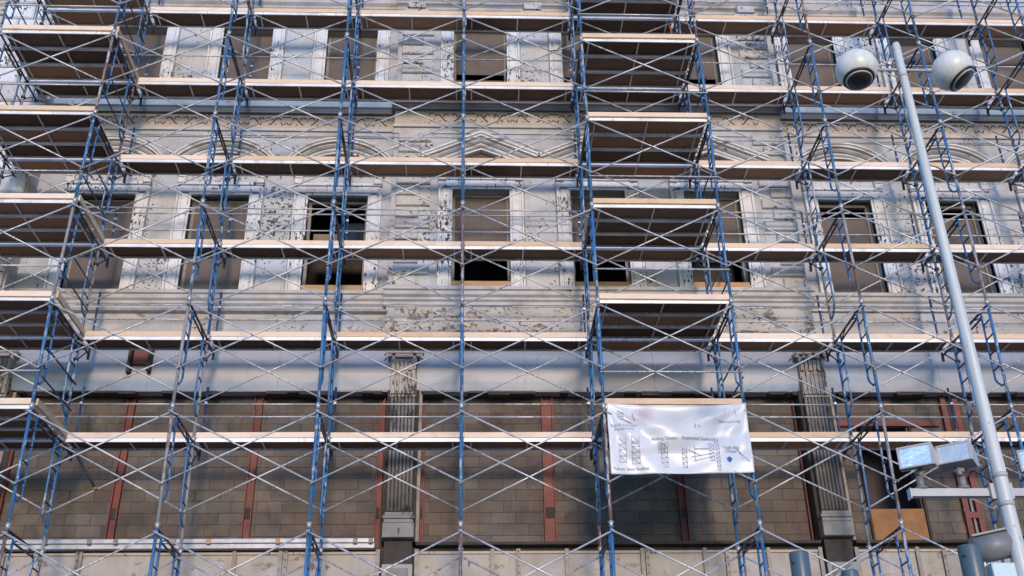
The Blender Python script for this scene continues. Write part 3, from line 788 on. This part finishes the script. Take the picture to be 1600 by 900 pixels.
for k in range(1, 7):
    for i in range(-1, 9):
        tower = i in (-1, 4)
        plank(i, k, FW+.035, 3, f'white-edged plank next to the facade, {bayname[i]}, {short[k]}')
        if tower:
            for j in range(3): plank(i, k, .035+j*.485, j, f'{nth[j]} from the street, {bayname[i]}, {short[k]}')
            toe_board(i, k, -.005, f'pale pine toe board at the street side, {bayname[i]}, {short[k]}')
        else: toe_board(i, k, FW+.03, f'tan toe board on the walkway, {bayname[i]}, {short[k]}')
for k in (1, 2, 3, 5):
    x = nx(0, k)+.035
    tag(obj('side_board', MB().box(0, .03, .05, FW-.03, .03, .15).mesh('side_board', M['toeend']), loc=(x, 0, lev(k))), f"tan board closing the left tower's right side, {short[k]}", 'toe board', 'boards on the tower side')

# brackets carrying the walkway plank, with guard posts on their wall ends
def make_bracket():
    root = obj('side_bracket', None)
    build('arm', MB().tube((0, .03, -.06), (0, .54, -.06), .02, 8), M['paint_deep'], root)
    build('strut', MB().tube((0, .03, -.42), (0, .44, -.07), .013, 6), M['paint_deep'], root)
    build('clamp', MB().box(-.035, .035, -.04, .04, -.09, -.03), M['cable'], root); build('clamp', MB().box(-.035, .035, -.04, .04, -.45, -.40), M['cable'], root)
    return root
def make_gpost():
    root = obj('guard_post', None)
    build('upright', MB().tube((0, 0, -.085), (0, 0, 1.22), .021, 8), M['paint_deep'], root)
    build('foot', MB().box(-.02, .02, -.02, .02, -.20, -.086), M['cable'], root)
    tag(build('rail_clamps', MB().box(-.024, .024, -.03, .024, .60, .64).box(-.024, .024, -.03, .024, .88, .92), M['pin'], root), kind='stuff')
    return root
bp, gp = make_bracket(), make_gpost(); n = 0
short = {1: 'lowest decks', 2: 'pale band decks', 3: 'tall window decks', 4: 'pediment decks', 5: 'cornice decks', 6: 'topmost decks'}
for k in range(1, 7):
    for i in COLS:
        b_ = bp if n == 0 else copy_tree(bp); b_.location = (nx(i, k)+.0, FW, lev(k)-.03)
        tag(b_, f'dark side bracket, {colname[i]}, under the {short[k]}', 'bracket', 'brackets under the walkway planks')
        g_ = gp if n == 0 else copy_tree(gp); g_.location = (nx(i, k), FW+.545, lev(k)); n += 1
        tag(g_, f'short blue guard post, {colname[i]}, above the {short[k]}', 'guard post', 'guard posts beside the facade')
# guard rails along the facade side
heights = {1: (.87, .62), 2: (.93, .62), 3: (1.16, 1.03, .64), 4: (1.0,), 5: (1.15,), 6: (1.0,)}
rcache = {}
rn = {0: 'top', 1: 'second', 2: 'lowest'}
for k, hs in heights.items():
    for q, h in enumerate(hs):
        for i in range(-1, 9):
            xa, xb = nx(i, k), nx(i+1, k); w_ = round(xb-xa, 2)
            if w_ not in rcache: rcache[w_] = MB().tube((0, 0, 0), (w_-.003, 0, 0), .015, 8).mesh('guard_rail', M['galv'])
            o = obj('guard_rail', rcache[w_], loc=(xa, FW+.51, lev(k)+h), rot=(0, random.uniform(-.002, .002), 0))
            tag(o, f'{rn[q]} rail beside the facade, {bayname[i]}, {short[k]}', 'guard rail', 'guard rails beside the facade')
for k in range(1, 7):
    for i in (-1, 4):
        xa, xb = nx(i, k), nx(i+1, k)
        o = obj('guard_rail', MB().tube((-.03, 0, 0), (xb-xa+.03, 0, 0), .016, 8).mesh('guard_rail', M['galv']), loc=(xa, -.05, lev(k)+.60))
        tag(o, f'grey guard rail facing the street, {bayname[i]}, {short[k]}', 'guard rail', 'street side guard rails of the towers')
    for i, nm in ((-1, "left tower's left side"), (0, "left tower's right side"), (5, "banner tower's right side")):
        for h, hn in ((.53, 'lower'), (1.03, 'upper')):
            o = obj('side_guard_bar', MB().tube((0, 0, 0), (0, FW, 0), .015, 8).mesh('side_guard_bar', M['paint_deep']), loc=(nx(i, k)+(.05 if i >= 0 else -.05), 0, lev(k)+h))
            tag(o, f'{hn} dark guard bar on the {nm}, {short[k]}', 'guard bar', 'dark guard bars closing the tower sides')

# loose bits
o = obj('loose_tube', MB().tube((0, 0, 0), (.42, .02, -.60), .02, 8).mesh('loose_tube', M['cable']), loc=(nx(0, 1)+.35, 1.30, 8.05))
build('orange_tip', MB().tube((.42, .02, -.60), (.445, .021, -.635), .035, 8), M['orangetube'], o)
tag(o, 'short dark tube with an orange tip slanting below the lowest decks at left', 'tube')
o = obj('orange_pole', MB().tube((0, 0, 0), (-.10, .3, 1.5), .018, 8).mesh('orange_pole', M['orangetube']), loc=(nx(5, 5)-.12, .95, lev(5)+.03))
tag(o, "orange pole leaning upright at the top right of the banner's tower", 'pole')
o = obj('orange_hose', MB().path([(0, 0, 0), (.05, .1, .5), (-.03, .2, 1.1), (.0, .25, 1.7)], .012, 6).mesh('orange_hose', M['toe']), loc=(nx(5, 5)-.03, .30, lev(5)+.03))
tag(o, 'thin yellow strap hanging beside the rusty post near the top', 'strap')
o = obj('hanging_cable', MB().path([(0, 0, 0), (-.10, .0, -.18), (-.05, 0, -.40), (-.26, 0, -.62), (-.42, 0, -.66)], .012, 6).mesh('hanging_cable', M['cable']), loc=(nx(4, 6)-.10, FW-.1, lev(5)+1.55))
tag(o, "black cable looping off the column left of the banner's tower near the top", 'cable')
o = obj('loose_stick', MB().tube((0, 0, 0), (.18, .1, .34), .015, 6).mesh('loose_stick', M['cable']), loc=(5.02, 2.05, 11.95))
tag(o, 'dark stick leaning in the dark window above the banner', 'stick')

# ------------------------------------------------------------------ banner
bw, bh = 2.31, 1.225
def sheet():
    nx_, nz_ = 84, 48; v = []; f = []
    for j in range(nz_+1):
        for i in range(nx_+1):
            u = i/nx_; t = j/nz_
            x = bw*u; z = -bh*t*(1-.02*u)
            sag = -.055*4*u*(1-u)*(1-t)**2*1.0
            z += sag
            dl = math.hypot(u*bw, t*bh); dr = math.hypot((1-u)*bw, t*bh)
            y = .034*math.sin(11*math.atan2(t*bh, u*bw+.02))*min(1, dl*1.6)*math.exp(-dl*.8)
            y += .034*math.sin(10*math.atan2(t*bh, (1-u)*bw+.02)+.8)*min(1, dr*1.6)*math.exp(-dr*.8)
            y += .022*math.sin(5.2*u+4.6*t+1.2)*math.sin(PI*t)+.014*math.sin(17*u-9*t+2*math.sin(5*u))*math.sin(PI*u)+.008*math.sin(23*t+11*u)*math.sin(PI*t)
            y += .045*math.sin(PI*u)*math.sin(PI*min(1, t*1.4))*-1
            v.append((x, y, z))
    for j in range(nz_):
        for i in range(nx_):
            a = j*(nx_+1)+i; f.append((a, a+nx_+1, a+nx_+2, a+1))
    me = bpy.data.meshes.new('sheet'); me.from_pydata(v, [], f); me.polygons.foreach_set('use_smooth', [True]*len(f)); me.materials.append(M['banner'])
    return me, v, nx_, nz_
ban = obj('banner', None, loc=(2.288, -.10, 8.405))
tag(ban, 'wrinkled white vinyl banner with small scaffold drawings tied below the tan board', 'banner')
me, bv, bnx, bnz = sheet(); sh = obj('sheet', me, ban)
sol = sh.modifiers.new('thickness', 'SOLIDIFY'); sol.thickness = .003; sol.offset = 1
def bsurf(x, z):
    u = min(max(x/bw, 0), .9999)*bnx; t = min(max(-(z+.03)/bh, 0), .9999)*bnz; i = int(u); j = int(t); fu = u-i; ft = t-j
    g = lambda a, b: bv[b*(bnx+1)+a][1]
    return (g(i, j)*(1-fu)+g(i+1, j)*fu)*(1-ft)+(g(i, j+1)*(1-fu)+g(i+1, j+1)*fu)*ft
def lettering(text, cx, cz, size, mat):
    cu = bpy.data.curves.new('lettering', 'FONT'); cu.body = text; cu.size = size; cu.align_x = 'CENTER'; cu.space_line = .9
    to = bpy.data.objects.new('tmp', cu); COL.objects.link(to)
    dg = bpy.context.evaluated_depsgraph_get(); dg.update()
    m2 = bpy.data.meshes.new_from_object(to.evaluated_get(dg)); bpy.data.objects.remove(to)
    for vv in m2.vertices:
        x, z = cx+vv.co.x, cz+vv.co.y; vv.co = (x, bsurf(x, z)-.014, z)
    m2.materials.clear(); m2.materials.append(mat)
    return obj('lettering', m2, ban)
lettering('Fall Protection\nEquipment', .26, -.42, .072, M['ink'])
lettering('Rolling Towers', .90, -.665, .068, M['ink'])
lettering('Suspended Scaffolds', 1.45, -.655, .068, M['ink'])
lettering('Sales & Rental', 2.00, -.35, .062, M['ink'])
lettering('Tubular Steel Scaffold', .33, -1.155, .066, M['ink'])
lettering('Trash And\nChutes', 1.97, -.80, .064, M['ink'])
dr = MB()
def ln(x0, z0, x1, z1, t=.0055):
    d = Vector((x1-x0, z1-z0)); nrm = Vector((-d.y, d.x)).normalized()*t/2; o = len(dr.v); ns = max(1, int(d.length/.05))
    for q in range(ns+1):
        x = x0+d.x*q/ns; z = z0+d.y*q/ns
        for s in (-1, 1): dr.v.append((x+nrm.x*s, bsurf(x, z)-.013, z+nrm.y*s))
    for q in range(ns): a = o+q*2; dr.f.append((a, a+2, a+3, a+1)); dr.sm.append(False)
def tower(x, z0, z1, wd, st, base=True):
    ln(x, z0, x, z1); ln(x+wd, z0, x+wd, z1); z = z0
    while z > z1+.02: ln(x, z, x+wd, z-st); z -= st; ln(x, z, x+wd, z)
tower(.16, -.62, -1.03, .11, .10); tower(.36, -.60, -1.06, .12, .09); ln(.36, -.72, .48, -.72, .014); tower(.84, -.70, -1.06, .10, .08); tower(.80, -.70, -.86, .10, .05); tower(1.18, -.78, -1.10, .07, .08)
tower(1.72, -.60, -1.12, .055, .07); ln(1.38, -.80, 1.62, -.80, .012); ln(1.38, -.74, 1.38, -1.0); tower(1.62, -.70, -1.0, .07, .06); ln(1.32, -.93, 1.68, -.88); ln(1.35, -1.0, 1.66, -.93)
tower(.17, -.14, -.28, .09, .05); ln(.40, -.20, .44, -.33, .012); ln(1.95, -.10, 1.92, -.24); ln(2.03, -.12, 2.0, -.20); ln(2.10, -.12, 2.12, -.22)
ln(2.05, -.74, 2.16, -.98); ln(2.07, -.8, 2.25, -1.02, .012); ln(1.42, -.38, 1.42, -.46, .012); ln(1.48, -.40, 1.49, -.45, .012)
tag(build('scaffold_drawings', dr, M['ink'], ban), kind='stuff')
bl = MB(); o = 0; pts = [(1.93+.042*math.cos(t)*(1+.2*math.sin(3*t)), -.98+.045*math.sin(t)*(1+.15*math.cos(4*t))) for t in [2*PI*i/16 for i in range(16)]]
for qx in (-.05, -.015, .03, .06): ln(1.93+qx*.6, -1.02, 1.93+qx, -1.07, .008)
bl.v = [(x, bsurf(x, z)-.015, z) for x, z in pts]; bl.f = [tuple(range(16))]; bl.sm = [False]
build('blue_emblem', bl, M['inkblue'], ban)
mb = MB()
for x, z in ((.01, -.01), (bw-.01, -.01), (.01, -bh+.02), (bw-.01, -bh+.04)): mb.tube((x, .0, z), (x+(.03 if x > 1 else -.03), .10, z+.02), .006, 6)
tag(build('ties', mb, M['cable'], ban), kind='stuff')

# ------------------------------------------------------------------ street lamp with globes, floodlights and canisters
LX, LY = 4.705, -7.5
L = obj('street_lamp', None, loc=(LX, LY, 0))
tag(L, 'tall pale grey lamp pole with two white globes and crossarms of floodlights', 'street lamp')
build('pole', MB().lathe([(.075, 0), (.075, .02), (.068, 3.2), (.060, 5.0), (.048, 7.6), (.043, 9.57), (.036, 9.60), (.01, 9.61)], n=20), M['pole'], L)
build('base_flange', MB().lathe([(.16, 0), (.16, .03), (.10, .06), (.10, .25), (.077, .30)], n=20), M['pole'], L)
build('globe_arm', MB().tube((-.30, .03, 9.255), (.36, .03, 9.255), .018, 10).tube((-.36, .03, 9.255), (-.26, .03, 9.255), .026, 10).tube((.28, .03, 9.255), (.38, .03, 9.255), .026, 10), M['armpaint'], L)
def globe(x, z, tilt):
    R = .226; prof = []
    for i in range(15):
        a = -PI/2+math.radians(43)+(PI-math.radians(43))*i/14
        prof.append((max(R*math.cos(a), .002), R*.93*math.sin(a)))
    g = build('globe', MB().lathe(prof, n=36), M['globe'], L, loc=(x, 0, z), rot=tilt)
    z0 = prof[0][1]; r0 = prof[0][0]
    build('rim', MB().lathe([(r0+.006, z0+.018), (r0+.014, z0+.004), (r0+.006, z0-.012), (r0-.012, z0-.012), (r0-.012, z0+.01)], n=32), M['darkplastic'], g)
    build('bezel', MB().lathe([(r0-.014, z0+.0), (r0-.014, z0-.020), (r0-.030, z0-.024), (r0-.030, z0)], n=32), M['globe'], g)
    build('louvre', MB().lathe([(r0-.032, z0+.02), (r0-.032, z0-.030), (.06, z0-.040), (.002, z0-.042)], n=32), M['darkplastic'], g)
globe(4.205-LX, 9.235, (math.radians(-7), math.radians(2), 0)); globe(5.262-LX, 9.235, (math.radians(-8), math.radians(-30), 0))
arm = MB(); arm.box(3.905-LX, 5.62-LX, .055, .125, 4.475, 4.545)
build('crossarm', arm, M['armpaint'], L); build('end_cap', MB().box(3.897-LX, 3.904-LX, .05, .13, 4.455, 4.55), M['pole'], L)
build('arm_bracket', MB().box(-.10, .10, .02, .054, 4.44, 4.58), M['armpaint'], L)
def flood(x, z, yaw, tilt):
    g = obj('floodlight', None, L, loc=(x-LX, .09, z), rot=(tilt, 0, yaw)); g.scale = (.88, .88, .92)
    # D-shaped shell: curved back, glass on the -y side
    prof = [(-.12, -.105), (-.12, .105)]+[(-.12+.28*math.sin(t)*1.0, .105*math.cos(t)) for t in [PI*i/12 for i in range(1, 12)]]
    build('housing', MB().prism(prof, -.165, .165), M['housing'], g)
    build('side_plate', MB().prism([(y*1.02, zz*1.03) for y, zz in prof], .166, .174).prism([(y*1.02, zz*1.03) for y, zz in prof], -.174, -.166), M['armpaint'], g)
    build('glass', MB().box(-.150, .150, -.129, -.122, -.090, .090), M['floodglass'], g)
    build('bezel', MB().box(-.168, .168, -.136, -.121, .091, .108).box(-.168, .168, -.136, -.121, -.108, -.091).box(-.168, -.151, -.136, -.121, -.0905, .0905).box(.151, .168, -.136, -.121, -.0905, .0905), M['armpaint'], g)
    build('knuckle', MB().tube((0, 0, -.19), (0, 0, -.10), .028, 10).tube((-.05, 0, -.13), (.05, 0, -.13), .022, 10), M['drum'], g)
    return g
flood(4.04, 4.825, math.radians(-33), math.radians(0)); flood(4.40, 4.825, math.radians(-36), math.radians(-16)); flood(5.14, 4.80, math.radians(-33), 0)
for x in (4.02, 4.40, 5.14): build('mount', MB().tube((x-LX, .09, 4.545), (x-LX, .09, 4.66), .034, 12).tube((x-LX, .09, 4.545), (x-LX, .09, 4.57), .052, 12), M['drum'], L)
build('lower_crossarm', MB().box(2.55-LX, 6.2-LX, .055, .135, 3.20, 3.28), M['armpaint'], L)
build('arm_bracket', MB().box(-.10, .10, .02, .054, 3.17, 3.31), M['armpaint'], L)
def can(x, ztop, r, y=.09):
    h = ztop-3.36
    g = build('canister_light', MB().lathe([(r*.9, 0), (r, .02), (r, h-.012), (r*.96, h), (r*.86, h), (r*.84, h-.05), (.004, h-.05)], n=24), M['can'], L, loc=(x-LX, y, 3.36))
    build('screw', MB().tube((-r*.95, -r*.55, h-.10), (-r*.8, -r*.75, h-.10), .008, 6), M['darkplastic'], g)
    build('knuckle', MB().tube((0, 0, -.08), (0, 0, .0), .03, 10), M['drum'], g)
can(2.835, 3.99, .082); can(3.25, 3.83, .072); can(4.325, 4.04, .095)
d = obj('drum_light', None, L, loc=(4.555-LX, .10, 4.035), rot=(0, math.radians(-9), math.radians(-12)))
build('housing', MB().tube((-.17, 0, 0), (.17, 0, 0), .118, 24), M['drum'], d)
build('rim', MB().tube((.171, 0, 0), (.20, 0, 0), .128, 24).tube((.201, 0, 0), (.215, 0, 0), .10, 24), M['armpaint'], d)
build('top_fin', MB().box(-.165, .165, -.09, -.03, .105, .122), M['drum'], d)
build('yoke', MB().box(-.155, -.125, -.03, .03, -.42, -.10).box(.10, .125, -.03, .03, -.42, -.10), M['pole'], d)
build('junction_box', MB().bbox(4.44-LX, 4.645-LX, -.02, .20, 3.30, 3.87), M['box'], L)
build('band_clamp', MB().tube((0, 0, 4.36), (0, 0, 4.40), .068, 20), M['armpaint'], L); build('band_clamp', MB().tube((0, 0, 4.62), (0, 0, 4.66), .067, 20), M['armpaint'], L)
build('seam_cap', MB().tube((0, 0, 9.13), (0, 0, 9.16), .049, 18), M['armpaint'], L)
build('flood_cable', MB().path([(4.40-LX, .16, 4.70), (4.47-LX, .18, 4.66), (4.55-LX, .15, 4.74), (4.62-LX, .10, 4.66), (4.66-LX, .06, 4.60)], .007, 6), M['cable'], L)
build('flood_cable', MB().path([(4.04-LX, .17, 4.72), (4.12-LX, .18, 4.60), (4.25-LX, .14, 4.555), (4.38-LX, .14, 4.56)], .006, 6), M['cable'], L)
